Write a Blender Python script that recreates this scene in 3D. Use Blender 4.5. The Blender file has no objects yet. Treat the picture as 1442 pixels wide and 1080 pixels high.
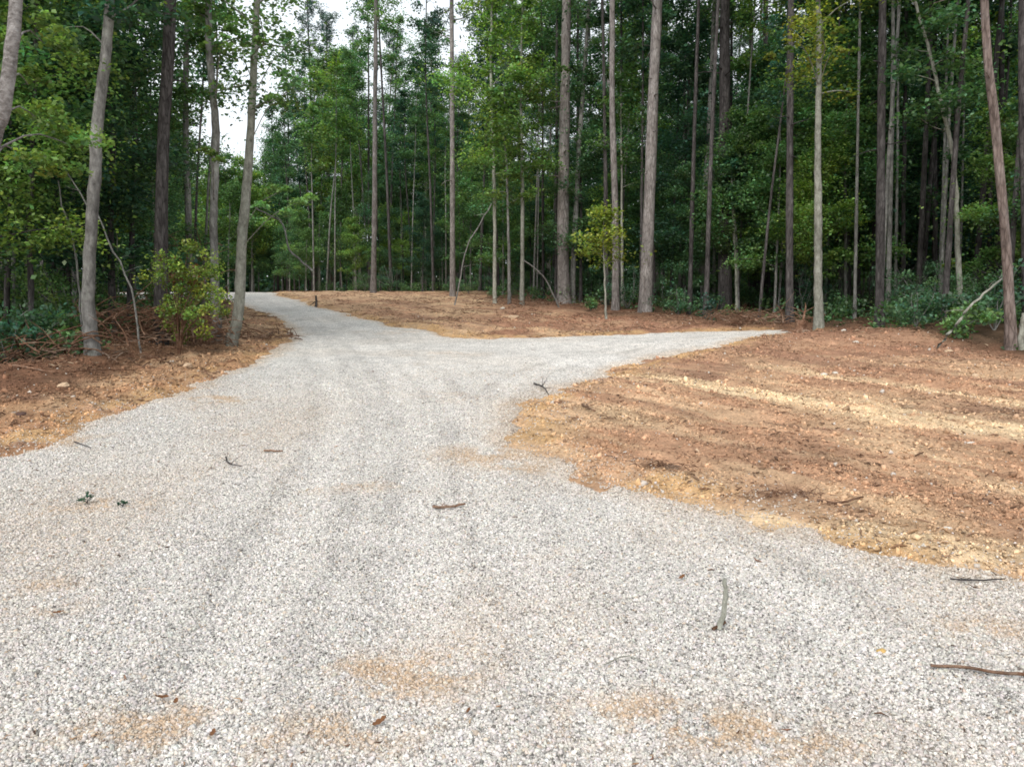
import bpy, math, time
import numpy as np
T0 = time.time()
rng = np.random.default_rng(7)
sc = bpy.context.scene
COL = sc.collection
R = math.radians
PI = math.pi

# ---------------------------------------------------------------- camera
CZ = 1.62; PITCH = R(4.5); FPX = 1089.0
cam_d = bpy.data.cameras.new('camera'); cam = bpy.data.objects.new('camera', cam_d); COL.objects.link(cam)
cam.location = (0, 0, CZ); cam.rotation_euler = (PI/2-PITCH, 0, 0)
cam_d.sensor_width = 36; cam_d.lens = FPX/1442*36; cam_d.clip_end = 3000; cam_d.clip_start = .05
sc.camera = cam
sc.view_settings.view_transform = 'Standard'; sc.view_settings.look = 'None'; sc.view_settings.exposure = 0
sc.render.engine = 'CYCLES'
sc.cycles.max_bounces = 7; sc.cycles.diffuse_bounces = 4; sc.cycles.transmission_bounces = 4
sc.cycles.use_denoising = True
sc.cycles.filter_width = 1.7

# ---------------------------------------------------------------- numpy noise
_perm = np.random.default_rng(3).random((256, 256)).astype(np.float32)
def vnoise(x, y):
    xi = np.floor(x).astype(np.int64); yi = np.floor(y).astype(np.int64)
    fx = (x-xi); fy = (y-yi); fx = fx*fx*(3-2*fx); fy = fy*fy*(3-2*fy)
    a = _perm[xi & 255, yi & 255]; b = _perm[(xi+1) & 255, yi & 255]
    c = _perm[xi & 255, (yi+1) & 255]; d = _perm[(xi+1) & 255, (yi+1) & 255]
    return (a*(1-fx)+b*fx)*(1-fy)+(c*(1-fx)+d*fx)*fy
def fbm(x, y, o=4, g=.5):
    s = 0; a = 1; t = 0
    for k in range(o):
        s = s+a*vnoise(x+k*17.3, y+k*31.7); t += a; a *= g; x = x*2.03; y = y*2.03
    return s/t            # 0..1, mean .5
def sst(a, b, x):
    t = np.clip((x-a)/(b-a), 0, 1); return t*t*(3-2*t)

# ---------------------------------------------------------------- terrain
def zb(x, y):
    x = np.asarray(x, dtype=float); y = np.asarray(y, dtype=float)
    z = 0.0765*np.clip(y, -30, 42) + 0.035*np.clip(y-42, 0, 400)
    z = z + 0.31*np.exp(-((x-9.5)/4.2)**2-((y-15.2)/1.5)**2)          # low mound at the right
    z = z - 0.35*sst(9, 13, x)*sst(13, 9, y)*sst(2, 6, y)*0.4
    z = z + (fbm(x*.12+5, y*.12+9, 2)-.5)*0.10*sst(4, 12, y)
    return z
def ray(px, py):
    u = (px-721)/FPX; v = (540-py)/FPX
    return np.array([u, math.cos(PITCH)+v*math.sin(PITCH), -math.sin(PITCH)+v*math.cos(PITCH)])
_ts = np.concatenate([np.linspace(1, 30, 3000), np.linspace(30, 140, 3000)])
def at(px, py):
    d = ray(px, py)
    P = _ts[:, None]*d[None, :]
    below = (P[:, 2]+CZ) < zb(P[:, 0], P[:, 1])
    i = int(np.argmax(below)) if below.any() else len(_ts)-1
    return np.array([P[i, 0], P[i, 1], float(zb(P[i, 0], P[i, 1]))])
def at_y(px, py, Y):
    d = ray(px, py); t = Y/d[1]
    return np.array([d[0]*t, Y, CZ+d[2]*t])
def proj(x, y, z):
    dz = z-CZ
    f = y*math.cos(PITCH)-dz*math.sin(PITCH); up = y*math.sin(PITCH)+dz*math.cos(PITCH)
    f = np.maximum(f, 1e-3)
    return 721+FPX*x/f, 540-FPX*up/f

# ---------------------------------------------------------------- road outline
def W(l): return [tuple(at(a, b)[:2]) for a, b in l]
right_side = W([(1442, 826), (1350, 812), (1250, 792), (1100, 752), (1000, 722), (930, 700), (860, 682), (790, 660), (745, 638), (722, 615), (718, 590),
                (735, 562), (790, 545), (850, 530), (890, 512), (940, 500), (1010, 487), (1108, 471)])
far_side = W([(1108, 465), (1000, 468), (900, 470), (800, 476), (700, 479), (640, 475), (600, 466), (540, 458), (490, 444), (430, 427), (380, 413), (350, 408), (315, 405)])
left_side = W([(318, 422), (350, 433), (380, 442), (400, 454), (411, 468), (407, 483), (385, 498), (345, 518), (290, 542), (240, 560), (180, 577), (110, 600), (55, 625), (0, 645)])
fx, fy = right_side[-1]
gx, gy = far_side[0]
lx, ly = left_side[-1]
fl = far_side[-1]; ll = left_side[0]
poly = [(14, -9), (10, 1.2), (5.5, 2.6)]+right_side+[(fx+.5, fy+.15), (gx+.5, gy+.2)]+far_side+[(fl[0]-16, fl[1]+6), (ll[0]-14, ll[1]+1.0)]+left_side+[(lx-.6, 3.0), (lx-1.2, -9)]
def chaikin(p, n=1):
    for _ in range(n):
        q = []
        for i in range(len(p)):
            a = p[i]; b = p[(i+1) % len(p)]
            q += [(a[0]*.75+b[0]*.25, a[1]*.75+b[1]*.25), (a[0]*.25+b[0]*.75, a[1]*.25+b[1]*.75)]
        p = q
    return p
poly = np.array(chaikin(poly, 1))
def sdf(x, y, P=poly):          # positive inside
    x = np.asarray(x, np.float32); y = np.asarray(y, np.float32)
    d = np.full(x.shape, 1e9, np.float32); ins = np.zeros(x.shape, bool)
    n = len(P)
    for i in range(n):
        ax, ay = P[i]; bx, by = P[(i+1) % n]
        ex, ey = bx-ax, by-ay; L = ex*ex+ey*ey+1e-9
        t = np.clip(((x-ax)*ex+(y-ay)*ey)/L, 0, 1)
        d = np.minimum(d, (x-ax-t*ex)**2+(y-ay-t*ey)**2)
        if ay != by:
            c = ((ay > y) != (by > y)) & (x < (bx-ax)*(y-ay)/(by-ay)+ax)
            ins ^= c
    d = np.sqrt(d)
    return np.where(ins, d, -d)
def rsd(x, y):                   # road distance with a ragged edge
    return sdf(x, y)+(fbm(x*1.3, y*1.3, 2)-.5)*.42+(fbm(x*5, y*5, 4)-.5)*.34

# forest edge: the line (photo columns) at which woodland floor starts
FEX = np.array([-400, 0, 60, 130, 200, 260, 315, 322, 330, 420, 500, 640, 790, 908, 1000, 1110, 1290, 1360, 1442, 1800.])
FEY = np.array([545, 533, 528, 512, 480, 470, 462, 440, 404, 404, 406, 414, 430, 443, 452, 463, 466, 490, 508, 560.])
def forestness(x, y, z=None):    # >0 pixels above the edge line
    if z is None: z = zb(x, y)
    px, py = proj(x, y, z)
    e = np.interp(px, FEX, FEY)
    f = e-py
    f = np.where(y < 2.5, -50, f)
    f = np.where((np.abs(x) > 9) & (y < 6), np.abs(x)*2.-8, f)
    return f

TX, TY = 0.64, -0.77       # direction of the machine tracks over the bare soil
def field_streak(x, y):
    u = x*TX+y*TY; v = -x*TY+y*TX      # along, across
    v = v+(fbm(u*.25, v*.25+4, 2)-.5)*.9
    return u, v
def hmap(x, y):
    z = zb(x, y)
    s = rsd(x, y); f = forestness(x, y, z)
    near = sst(30, 12, y)
    u, v = field_streak(x, y)
    soil = sst(0.05, -.25, s)
    ridg = (fbm(u*.5, v*3.5, 3)-.5)*.10 + (fbm(u*3, v*9, 3)-.5)*.05+(fbm(x*8+3, y*8, 4, .65)-.5)*.065
    z = z+soil*near*ridg
    z = z+sst(0, -.5, s)*.05
    z = z+sst(-2, 14, f)*(fbm(x*.8, y*.8, 3)-.35)*.22
    # bank of pushed-up soil in front of the left trees
    z = z+.18*np.exp(-((f+8)/16)**2)*sst(0, -.6, s)*sst(20, 12, y)*(x < -1.5)
    z = z+soil*sst(14, 20, y)*(fbm(x*1.6, y*1.6, 3)-.5)*.16
    return z, s, f

def axis(lo, a, b, hi, step, g=1.045):
    c = list(np.arange(a, b, step)); st = step
    while c[-1] < hi: st = min(st*g, 9); c.append(c[-1]+st)
    l = []; p = a; st = step
    while p > lo: st = min(st*g, 9); p -= st; l.append(p)
    return np.array(l[::-1]+c)
GX = axis(-260, -5.5, 6.5, 260, .034); GY = axis(-60, 1.6, 14, 420, .042, 1.012)
def grid_mesh(GX, GY, zf, keep=None):
    X, Y = np.meshgrid(GX, GY); n, m = X.shape
    x = X.ravel(); y = Y.ravel()
    r = zf(x, y); z = r[0]
    idx = np.arange(n*m).reshape(n, m)
    q = np.stack([idx[:-1, :-1], idx[:-1, 1:], idx[1:, 1:], idx[1:, :-1]], -1).reshape(-1, 4)
    if keep is not None:
        k = keep(x, y, r); q = q[k[q].any(1)]
        u, inv = np.unique(q, return_inverse=True); q = inv.reshape(-1, 4)
        x, y, z = x[u], y[u], z[u]; r = tuple(a[u] for a in r)
    return np.stack([x, y, z], 1), q, r

def new_mesh(name, V, F, mat, col=None, smooth=False, parent=None, k=4):
    me = bpy.data.meshes.new(name)
    V = np.asarray(V, np.float32); F = np.asarray(F, np.int32)
    me.vertices.add(len(V)); me.vertices.foreach_set('co', V.ravel())
    me.loops.add(F.size); me.loops.foreach_set('vertex_index', F.ravel())
    nf = len(F); me.polygons.add(nf)
    me.polygons.foreach_set('loop_start', np.arange(0, nf*F.shape[1], F.shape[1], dtype=np.int32))
    me.update(calc_edges=True)
    if smooth: me.polygons.foreach_set('use_smooth', np.ones(nf, bool))
    if col is not None:
        at_ = me.attributes.new('Col', 'FLOAT_COLOR', 'POINT')
        c = np.ones((len(V), 4), np.float32); c[:, :3] = col; at_.data.foreach_set('color', c.ravel())
    me.materials.append(mat)
    return me
def link(name, me, parent=None, loc=None, **props):
    o = bpy.data.objects.new(name, me); COL.objects.link(o)
    if parent is not None: o.parent = parent
    if loc is not None: o.location = loc
    for k_, v_ in props.items(): o[k_] = v_
    return o

# ---------------------------------------------------------------- materials
def nt(name):
    m = bpy.data.materials.new(name); m.use_nodes = True; t = m.node_tree
    for n in list(t.nodes): t.nodes.remove(n)
    return m, t, t.nodes, t.links
def node(t, ty, **kw):
    n = t.nodes.new(ty)
    for k, v in kw.items():
        if k.startswith('i_'): n.inputs[k[2:].replace('_', ' ')].default_value = v
        else: setattr(n, k, v)
    return n
def mixc(t, a, b, f, mode='MIX'):
    n = t.nodes.new('ShaderNodeMix'); n.data_type = 'RGBA'; n.blend_type = mode
    for s, v in ((0, f), (6, a), (7, b)):
        if isinstance(v, (int, float)): n.inputs[s].default_value = v
        elif isinstance(v, tuple): n.inputs[s].default_value = v+(1,) if len(v) == 3 else v
        else: t.links.new(v, n.inputs[s])
    return n.outputs[2]
def ramp(t, fac, pts):
    n = t.nodes.new('ShaderNodeValToRGB'); e = n.color_ramp.elements
    while len(e) < len(pts): e.new(.5)
    for k, (p, c) in enumerate(pts): e[k].position = p; e[k].color = (c, c, c, 1) if isinstance(c, (int, float)) else tuple(c)+(1,)
    t.links.new(fac, n.inputs[0]); return n.outputs[0]
def soil_mat(name, scale=1.0, bump=.5, voro=False, dark=.55):
    m, t, N, L = nt(name)
    out = node(t, 'ShaderNodeOutputMaterial'); b = node(t, 'ShaderNodeBsdfPrincipled'); b.inputs['Roughness'].default_value = .95
    b.inputs['Specular IOR Level'].default_value = .15
    at_ = node(t, 'ShaderNodeAttribute', attribute_name='Col'); geo = node(t, 'ShaderNodeNewGeometry')
    n1 = node(t, 'ShaderNodeTexNoise', i_Scale=34*scale, i_Detail=8., i_Roughness=.8); L.new(geo.outputs['Position'], n1.inputs['Vector'])
    n2 = node(t, 'ShaderNodeTexNoise', i_Scale=3.2*scale, i_Detail=6., i_Roughness=.65); L.new(geo.outputs['Position'], n2.inputs['Vector'])
    c = mixc(t, at_.outputs['Color'], ramp(t, n1.outputs['Fac'], [(.3, dark), (.5, 1.0), (.7, 1.3)]), 1.0, 'MULTIPLY')
    c = mixc(t, c, ramp(t, n2.outputs['Fac'], [(.3, .8), (.55, 1.0), (.75, 1.15)]), 1.0, 'MULTIPLY')
    h = n1.outputs['Fac']
    if voro:
        v = node(t, 'ShaderNodeTexVoronoi', i_Scale=48.); L.new(geo.outputs['Position'], v.inputs['Vector'])
        w = node(t, 'ShaderNodeTexWhiteNoise'); L.new(v.outputs['Color'], w.inputs['Vector'])
        c = mixc(t, c, ramp(t, w.outputs['Value'], [(0, .45), (.2, .82), (.6, 1.0), (1, 1.22)]), .9, 'MULTIPLY')
        c = mixc(t, c, ramp(t, v.outputs['Distance'], [(0, 1.05), (.42, 1.0), (.75, .5)]), .8, 'MULTIPLY')
        inv = node(t, 'ShaderNodeMath', operation='SUBTRACT'); inv.inputs[0].default_value = 1.; L.new(v.outputs['Distance'], inv.inputs[1]); h = inv.outputs[0]
    bp = node(t, 'ShaderNodeBump', i_Strength=bump, i_Distance=.02); L.new(h, bp.inputs['Height'])
    L.new(c, b.inputs['Base Color']); L.new(bp.outputs[0], b.inputs['Normal']); L.new(b.outputs[0], out.inputs[0])
    return m
M_soil = soil_mat('bare_soil', bump=1.0, dark=.4)
M_road = soil_mat('crushed_stone', voro=True, bump=.6, dark=.85)
def attr_mat(name, rough=.8, jitter=.0, spec=.2, bump=0):
    m, t, N, L = nt(name); out = node(t, 'ShaderNodeOutputMaterial'); b = node(t, 'ShaderNodeBsdfPrincipled')
    b.inputs['Roughness'].default_value = rough; b.inputs['Specular IOR Level'].default_value = spec
    at_ = node(t, 'ShaderNodeAttribute', attribute_name='Col'); geo = node(t, 'ShaderNodeNewGeometry')
    n1 = node(t, 'ShaderNodeTexNoise', i_Scale=90., i_Detail=4.); L.new(geo.outputs['Position'], n1.inputs['Vector'])
    c = mixc(t, at_.outputs['Color'], ramp(t, n1.outputs['Fac'], [(.3, .75), (.7, 1.2)]), 1.0, 'MULTIPLY')
    L.new(c, b.inputs['Base Color']); L.new(b.outputs[0], out.inputs[0])
    return m
M_stone = attr_mat('limestone_chips', .85)
M_chip = attr_mat('wood_debris', .9)
def bark_mat(name, c1, c2, c3, zs=.22, sc_=14., lich=(.5, .55, .48), la=.0, vo=.15):
    m, t, N, L = nt(name); out = node(t, 'ShaderNodeOutputMaterial'); b = node(t, 'ShaderNodeBsdfPrincipled')
    b.inputs['Roughness'].default_value = .95; b.inputs['Specular IOR Level'].default_value = .1
    tc = node(t, 'ShaderNodeTexCoord'); oi = node(t, 'ShaderNodeObjectInfo')
    mp = node(t, 'ShaderNodeMapping'); mp.inputs['Scale'].default_value = (1, 1, zs); L.new(tc.outputs['Object'], mp.inputs[0])
    n1 = node(t, 'ShaderNodeTexNoise', i_Scale=sc_, i_Detail=7., i_Roughness=.7); L.new(mp.outputs[0], n1.inputs['Vector'])
    v = node(t, 'ShaderNodeTexVoronoi', i_Scale=sc_*1.3, feature='DISTANCE_TO_EDGE'); L.new(mp.outputs[0], v.inputs['Vector'])
    c = ramp(t, n1.outputs['Fac'], [(.3, c1), (.5, c2), (.68, c3)])
    c = mixc(t, c, ramp(t, v.outputs['Distance'], [(0, .3), (.14, 1.05)]), vo, 'MULTIPLY')
    n2 = node(t, 'ShaderNodeTexNoise', i_Scale=2.6, i_Detail=5., i_Roughness=.7); L.new(tc.outputs['Object'], n2.inputs['Vector'])
    c = mixc(t, c, lich, ramp(t, n2.outputs['Fac'], [(.52, 0.), (.66, la)]))
    n3 = node(t, 'ShaderNodeTexNoise', i_Scale=.7, i_Detail=3.); L.new(tc.outputs['Object'], n3.inputs['Vector'])
    c = mixc(t, c, ramp(t, n3.outputs['Fac'], [(.3, .7), (.7, 1.25)]), 1.0, 'MULTIPLY')
    c = mixc(t, c, ramp(t, oi.outputs['Random'], [(0, .75), (1, 1.25)]), 1.0, 'MULTIPLY')
    bp = node(t, 'ShaderNodeBump', i_Strength=1., i_Distance=.05); L.new(n1.outputs['Fac'], bp.inputs['Height'])
    L.new(c, b.inputs['Base Color']); L.new(bp.outputs[0], b.inputs['Normal']); L.new(b.outputs[0], out.inputs[0])
    return m
BARK = dict(
    pine=bark_mat('pine_bark', (.12, .10, .092), (.215, .195, .185), (.35, .325, .31), la=.3, lich=(.36, .35, .34), vo=.6),
    red=bark_mat('reddish_pine_bark', (.11, .083, .072), (.235, .185, .165), (.37, .31, .285), la=.2, lich=(.36,.33,.31), vo=.6),
    dark=bark_mat('dark_bark', (.03, .027, .027), (.085, .077, .076), (.16, .148, .145), la=.1, lich=(.16, .16, .15), vo=.6),
    grey=bark_mat('grey_bark', (.09, .086, .08), (.21, .205, .195), (.36, .355, .335), zs=.4, la=.45, lich=(.36, .38, .33)),
    pale=bark_mat('pale_bark', (.17, .165, .14), (.34, .34, .29), (.5, .5, .44), zs=.5, la=.5, lich=(.45, .48, .4)),
    mottled=bark_mat('mottled_bark', (.12, .11, .10), (.28, .26, .25), (.45, .43, .42), zs=1.6, la=.9, lich=(.5, .48, .47)),
    root=bark_mat('root_wood', (.09, .045, .03), (.2, .11, .07), (.36, .24, .17), zs=1, la=.2),
)
def leaf_mat(name, tint, sat=1.0, trans=.42, var=.35):
    m, t, N, L = nt(name); out = node(t, 'ShaderNodeOutputMaterial')
    at_ = node(t, 'ShaderNodeAttribute', attribute_name='Col'); oi = node(t, 'ShaderNodeObjectInfo'); geo = node(t, 'ShaderNodeNewGeometry')
    c = mixc(t, at_.outputs['Color'], tint, 1.0, 'MULTIPLY')
    c = mixc(t, c, ramp(t, oi.outputs['Random'], [(0, (1-var, 1-var*.75, 1-var*.2)), (.5, (1., 1., 1.)), (1, (1+var*1.1, 1+var*.8, 1-.1*var))]), 1.0, 'MULTIPLY')
    c = mixc(t, c, ramp(t, geo.outputs['Random Per Island'], [(0, .6), (.7, 1.), (1, 1.5)]), 1.0, 'MULTIPLY')
    d = node(t, 'ShaderNodeBsdfDiffuse'); tr = node(t, 'ShaderNodeBsdfTranslucent'); g = node(t, 'ShaderNodeBsdfGlossy'); g.inputs['Roughness'].default_value = .45
    L.new(c, d.inputs[0])
    ct = mixc(t, c, (1.25, 1.3, .6), 1.0, 'MULTIPLY'); L.new(ct, tr.inputs[0])
    mx = node(t, 'ShaderNodeMixShader'); mx.inputs[0].default_value = trans; L.new(d.outputs[0], mx.inputs[1]); L.new(tr.outputs[0], mx.inputs[2])
    fr = node(t, 'ShaderNodeMixShader'); fr.inputs[0].default_value = .035; L.new(mx.outputs[0], fr.inputs[1]); L.new(g.outputs[0], fr.inputs[2])
    L.new(fr.outputs[0], out.inputs[0]); return m
LEAF = dict(
    green=leaf_mat('broad_leaves', (.135, .275, .135)),
    bright=leaf_mat('young_broad_leaves', (.21, .37, .125)),
    yellow=leaf_mat('yellow_green_leaves', (.36, .45, .09), var=.1),
    olive=leaf_mat('olive_bush_leaves', (.32, .44, .09), var=.05),
    deep=leaf_mat('deep_green_leaves', (.09, .205, .13)),
    needle=leaf_mat('hazed_pine_needles', (.13, .225, .19), trans=.25),  # distance haze put into the needle colour: lighter and bluer
)

# ---------------------------------------------------------------- ground + road
GRAVEL = np.array([.61, .58, .545]); TAN = np.array([.50, .365, .245])
dust_spots = [(305, 565, .35, .22, .8), (800, 787, .14, .07, .6), (560, 960, .28, .16, .8), (250, 1050, .35, .12, .8), (520, 1040, .25, .1, .5), (980, 1030, .4, .12, .65),
              (680, 645, .38, .32, .75), (735, 660, .2, .2, .6), (140, 712, .3, .18, .5), (85, 865, .12, .08, .4), (60, 830, .2, .12, .35), (1380, 890, .18, .1, .5), (500, 690, .5, .15, .3),
              (100, 625, .35, .3, .5), (560, 470, 1.2, .5, .35), (240, 1010, .2, .1, .4), (620, 500, 1., .5, .25), (1120, 1060, .25, .1, .5), (880, 1000, .2, .1, .4), (640, 560, .6, .4, .2)]
def dust(x, y):
    d = 0
    for px, py, sx, sy, a in dust_spots:
        p = at(px, py); d = d+a*np.exp(-((x-p[0])/sx)**2-((y-p[1])/sy)**2)
    d = d*sst(.4, .62, fbm(x*5, y*5, 5, .7))*1.65+.12*sst(.48, .7, fbm(x*.8+9, y*.8, 4))
    return np.clip(d, 0, 1)
def mix(a, b, t): return a*(1-t[:, None])+b*t[:, None]
def ground_color(x, y, z, s, f):
    n = len(x); one = np.ones(n)
    u, v = field_streak(x, y)
    red = np.array([.40, .235, .145]); mul = np.array([.255, .15, .10]); tan = np.array([.49, .33, .205]); org = np.array([.49, .315, .16]); sand = np.array([.66, .49, .31]); floor = np.array([.095, .06, .038])
    c = mix(red[None]*one[:, None], tan[None]*one[:, None], sst(.35, .7, fbm(x*.9+2, y*.9, 4)))
    st = fbm(u*.35, v*2.6+8, 4)
    c = mix(c, sand*.9, .38*sst(.5, .36, fbm(u*.3+20, v*3.4, 4))*sst(.35, .6, fbm(x*.7+3, y*.7+8, 3)))
    c = mix(c, mul, .8*sst(.52, .68, st)*sst(.3, .6, fbm(x*1.1+30, y*1.1, 3)))
    inf = (x > -.6)
    # pale wheel tracks
    p1 = at(880, 532); p2 = at(1442, 618); q1 = at(1040, 515); q2 = at(1442, 575); r1 = at(1010, 715); r2 = at(1442, 790); w1 = at(1250, 640); w2 = at(1442, 700)
    for a, b, w, amt in ((p1, p2, .36, 1.7), (q1, q2, .26, 1.2), (r1, r2, .14, 1.3), (w1, w2, .2, .7)):
        dx, dy = (b-a)[:2]; L = math.hypot(dx, dy); dx /= L; dy /= L
        dd = (x-a[0])*dy-(y-a[1])*dx+(fbm(x*1.2, y*1.2+50, 3)-.5)*.5; al = (x-a[0])*dx+(y-a[1])*dy
        m = np.exp(-(dd/w)**2)*sst(-.6, .5, al)*amt*sst(.2, .55, fbm(u*1.2, v*9, 3))
        c = mix(c, sand, np.clip(m, 0, 1)*inf)
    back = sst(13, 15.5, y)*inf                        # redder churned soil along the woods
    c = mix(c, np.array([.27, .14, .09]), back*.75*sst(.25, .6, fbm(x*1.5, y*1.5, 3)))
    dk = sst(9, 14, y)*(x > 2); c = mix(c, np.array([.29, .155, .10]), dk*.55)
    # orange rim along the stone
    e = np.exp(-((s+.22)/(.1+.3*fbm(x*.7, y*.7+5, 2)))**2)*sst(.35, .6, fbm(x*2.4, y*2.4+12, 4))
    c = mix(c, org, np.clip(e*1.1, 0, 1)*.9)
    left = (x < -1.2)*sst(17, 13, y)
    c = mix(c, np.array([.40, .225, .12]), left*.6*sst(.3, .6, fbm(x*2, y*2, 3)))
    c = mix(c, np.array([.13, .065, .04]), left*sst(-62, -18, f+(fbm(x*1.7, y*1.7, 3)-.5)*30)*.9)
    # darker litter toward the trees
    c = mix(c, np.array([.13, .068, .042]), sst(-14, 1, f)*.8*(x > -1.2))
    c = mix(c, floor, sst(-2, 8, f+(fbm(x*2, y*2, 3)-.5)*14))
    c = c*1.19*(.45+.6*fbm(u*1.5, v*9, 4)+.5*fbm(u*7, v*18, 3))[:, None]
    return c
V, F, r = grid_mesh(GX, GY, hmap)
z = V[:, 2]-.05*sst(-.05, .15, r[1]); V[:, 2] = z
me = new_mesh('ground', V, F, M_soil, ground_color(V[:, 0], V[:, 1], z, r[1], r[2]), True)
link('ground', me, kind='structure')
TRK = [[(215, 1150), (330, 900), (420, 740), (470, 640), (478, 560), (445, 490), (405, 446), (352, 420)], [(560, 1150), (600, 900), (610, 740), (600, 640), (575, 560), (520, 495), (450, 447), (372, 418)],
       [(900, 1150), (800, 900), (700, 740), (665, 650), (690, 560), (780, 515), (900, 487), (1060, 473)], [(1500, 1150), (1250, 920), (1050, 790), (850, 700), (690, 620), (600, 540), (520, 480)]]
TRKW = [np.array([tuple(at(a, b)[:2]) for a, b in l]) for l in TRK]
def tracks(x, y):
    best = np.full(np.shape(x), 9., np.float32)
    for P in TRKW:
        Q, _ = resample2(P, 30)
        for i in range(len(Q)-1):
            ax, ay = Q[i]; ex, ey = Q[i+1]-Q[i]; t = np.clip(((x-ax)*ex+(y-ay)*ey)/(ex*ex+ey*ey+1e-9), 0, 1)
            best = np.minimum(best, np.hypot(x-ax-t*ex, y-ay-t*ey))
    return best+(fbm(x*1.5, y*1.5, 2)-.5)*.12
def resample2(P, n):
    d = np.r_[0, np.cumsum(np.linalg.norm(np.diff(P, axis=0), axis=1))]; t = np.linspace(0, d[-1], n)
    q = np.stack([np.interp(t, d, P[:, 0]), np.interp(t, d, P[:, 1])], 1)
    for _ in range(2): q[1:-1] = (q[:-2]+2*q[1:-1]+q[2:])/4
    return q, t
def track_col(x, y):
    d = tracks(x, y); return 1+.07*np.exp(-(d/.14)**2)-.11*np.exp(-((d-.27)/.08)**2)*sst(.3, .6, fbm(x*2, y*2+70, 3))
def road_h(x, y):
    s = rsd(x, y); z = zb(x, y)
    d = tracks(x, y); z = z-.014*np.exp(-(d/.14)**2)+.012*np.exp(-((d-.27)/.09)**2)
    z = z+.02*sst(-.12, .2, s)-.06*sst(.0, -.2, s)+(fbm(x*.7, y*.7+3, 3)-.5)*.06+(fbm(x*5, y*5, 3)-.5)*.018
    return z, s
RX = axis(-60, -5.5, 6.5, 40, .04); RY = axis(-9, 1.6, 14, 70, .045, 1.02)
V, F, r = grid_mesh(RX, RY, road_h, keep=lambda x, y, r: r[1] > -.18)
du = dust(V[:, 0], V[:, 1])
edge = sst(.35, .0, r[1])*.5
gc = mix(GRAVEL[None]*np.ones((len(V), 1)), TAN, np.clip(du*.8+edge, 0, 1)); gc *= (.86+.26*fbm(V[:, 0]*.8, V[:, 1]*.8, 4))[:, None]
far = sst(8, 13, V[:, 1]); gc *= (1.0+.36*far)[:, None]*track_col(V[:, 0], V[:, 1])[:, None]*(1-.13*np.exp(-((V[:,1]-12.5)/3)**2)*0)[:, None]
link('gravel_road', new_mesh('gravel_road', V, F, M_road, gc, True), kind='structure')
print('ground', time.time()-T0)

# ---------------------------------------------------------------- loose crushed stone
cube = np.array([[-1, -1, -1], [1, -1, -1], [1, 1, -1], [-1, 1, -1], [-1, -1, 1], [1, -1, 1], [1, 1, 1], [-1, 1, 1]], float)*.5
cf = np.array([[0, 3, 2, 1], [4, 5, 6, 7], [0, 1, 5, 4], [1, 2, 6, 5], [2, 3, 7, 6], [3, 0, 4, 7]])
def rotmats(n, rg, tilt=None):
    q = rg.normal(size=(n, 4)); q /= np.linalg.norm(q, axis=1)[:, None]
    w, x, y, z = q.T
    return np.stack([1-2*(y*y+z*z), 2*(x*y-z*w), 2*(x*z+y*w), 2*(x*y+z*w), 1-2*(x*x+z*z), 2*(y*z-x*w), 2*(x*z-y*w), 2*(y*z+x*w), 1-2*(x*x+y*y)], 1).reshape(n, 3, 3)
def blocks(P, size, col, rg, flat=(.9, .7, .5)):
    n = len(P)
    B = cube[None]*(1+rg.uniform(-.35, .35, (n, 8, 3)))
    B[:, 4:, :2] *= rg.uniform(.35, .95, (n, 1, 1))
    B = B*(np.array(flat)[None, None]*rg.uniform(.7, 1.3, (n, 1, 3)))*size[:, None, None]
    B = np.einsum('nij,nkj->nki', rotmats(n, rg), B)+P[:, None]
    F = (cf[None]+(np.arange(n)*8)[:, None, None]).reshape(-1, 4)
    return B.reshape(-1, 3), F, np.repeat(col, 8, 0)
def stones():
    rg = np.random.default_rng(11)
    n = 1250000
    y = 1.9*(13/1.9)**rg.random(n); x = rg.uniform(-.78, .78, n)*(y+.6)
    dens = np.clip(4.0/y, .0, 1)**.9
    k = (rg.random(n) < (y/13)**.5*(1-sst(8.5, 13, y))); x, y = x[k], y[k]
    s = rsd(x, y)
    k = (s > -.04+rg.exponential(.05, len(x))-.16*(rg.random(len(x)) < .2)*rg.random(len(x))*5) & (x > -6.4); x, y, s = x[k], y[k], s[k]
    z, _ = road_h(x, y)
    zg = zb(x, y)+.0
    z = np.where(s < .0, np.maximum(z, hmap(x, y)[0]), z)
    n = len(x); dksel = None; size = np.clip(rg.lognormal(math.log(.0092), .38, n), .0045, .022)*(1+.35*sst(4, 12, y))
    val = np.clip(rg.normal(1.0, .15, n), .45, 1.5); dk = rg.random(n) < (.19-.04*sst(3, 8, y)); val[dk] *= rg.uniform(.2, .5, dk.sum()); size = np.where(dk, np.minimum(size, .012), size); br = rg.random(n) < .05; val[br] *= 1.2; val *= track_col(x, y)
    c = GRAVEL[None]*val[:, None]*(1+rg.normal(0, .02, (n, 3)))
    d = dust(x, y); wt = np.clip(d*rg.uniform(.1, 1.3, n)+(rg.random(n) < .05)*.5+.16*sst(.45, .75, fbm(x*.9+9, y*.9, 4))*rg.random(n)*2+sst(.25, 0, s)*.4*rg.random(n), 0, .9)
    c = mix(c, TAN*1.05, wt)
    return blocks(np.stack([x, y, z+size*.04], 1), size, np.clip(c, .02, .85), rg)
V, F, c = stones()
link('gravel_stones', new_mesh('gravel_stones', V, F, M_stone, c), kind='stuff', label='loose pale crushed limestone covering the near driveway', category='gravel')
print('stones', len(F)//6, time.time()-T0)

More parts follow.
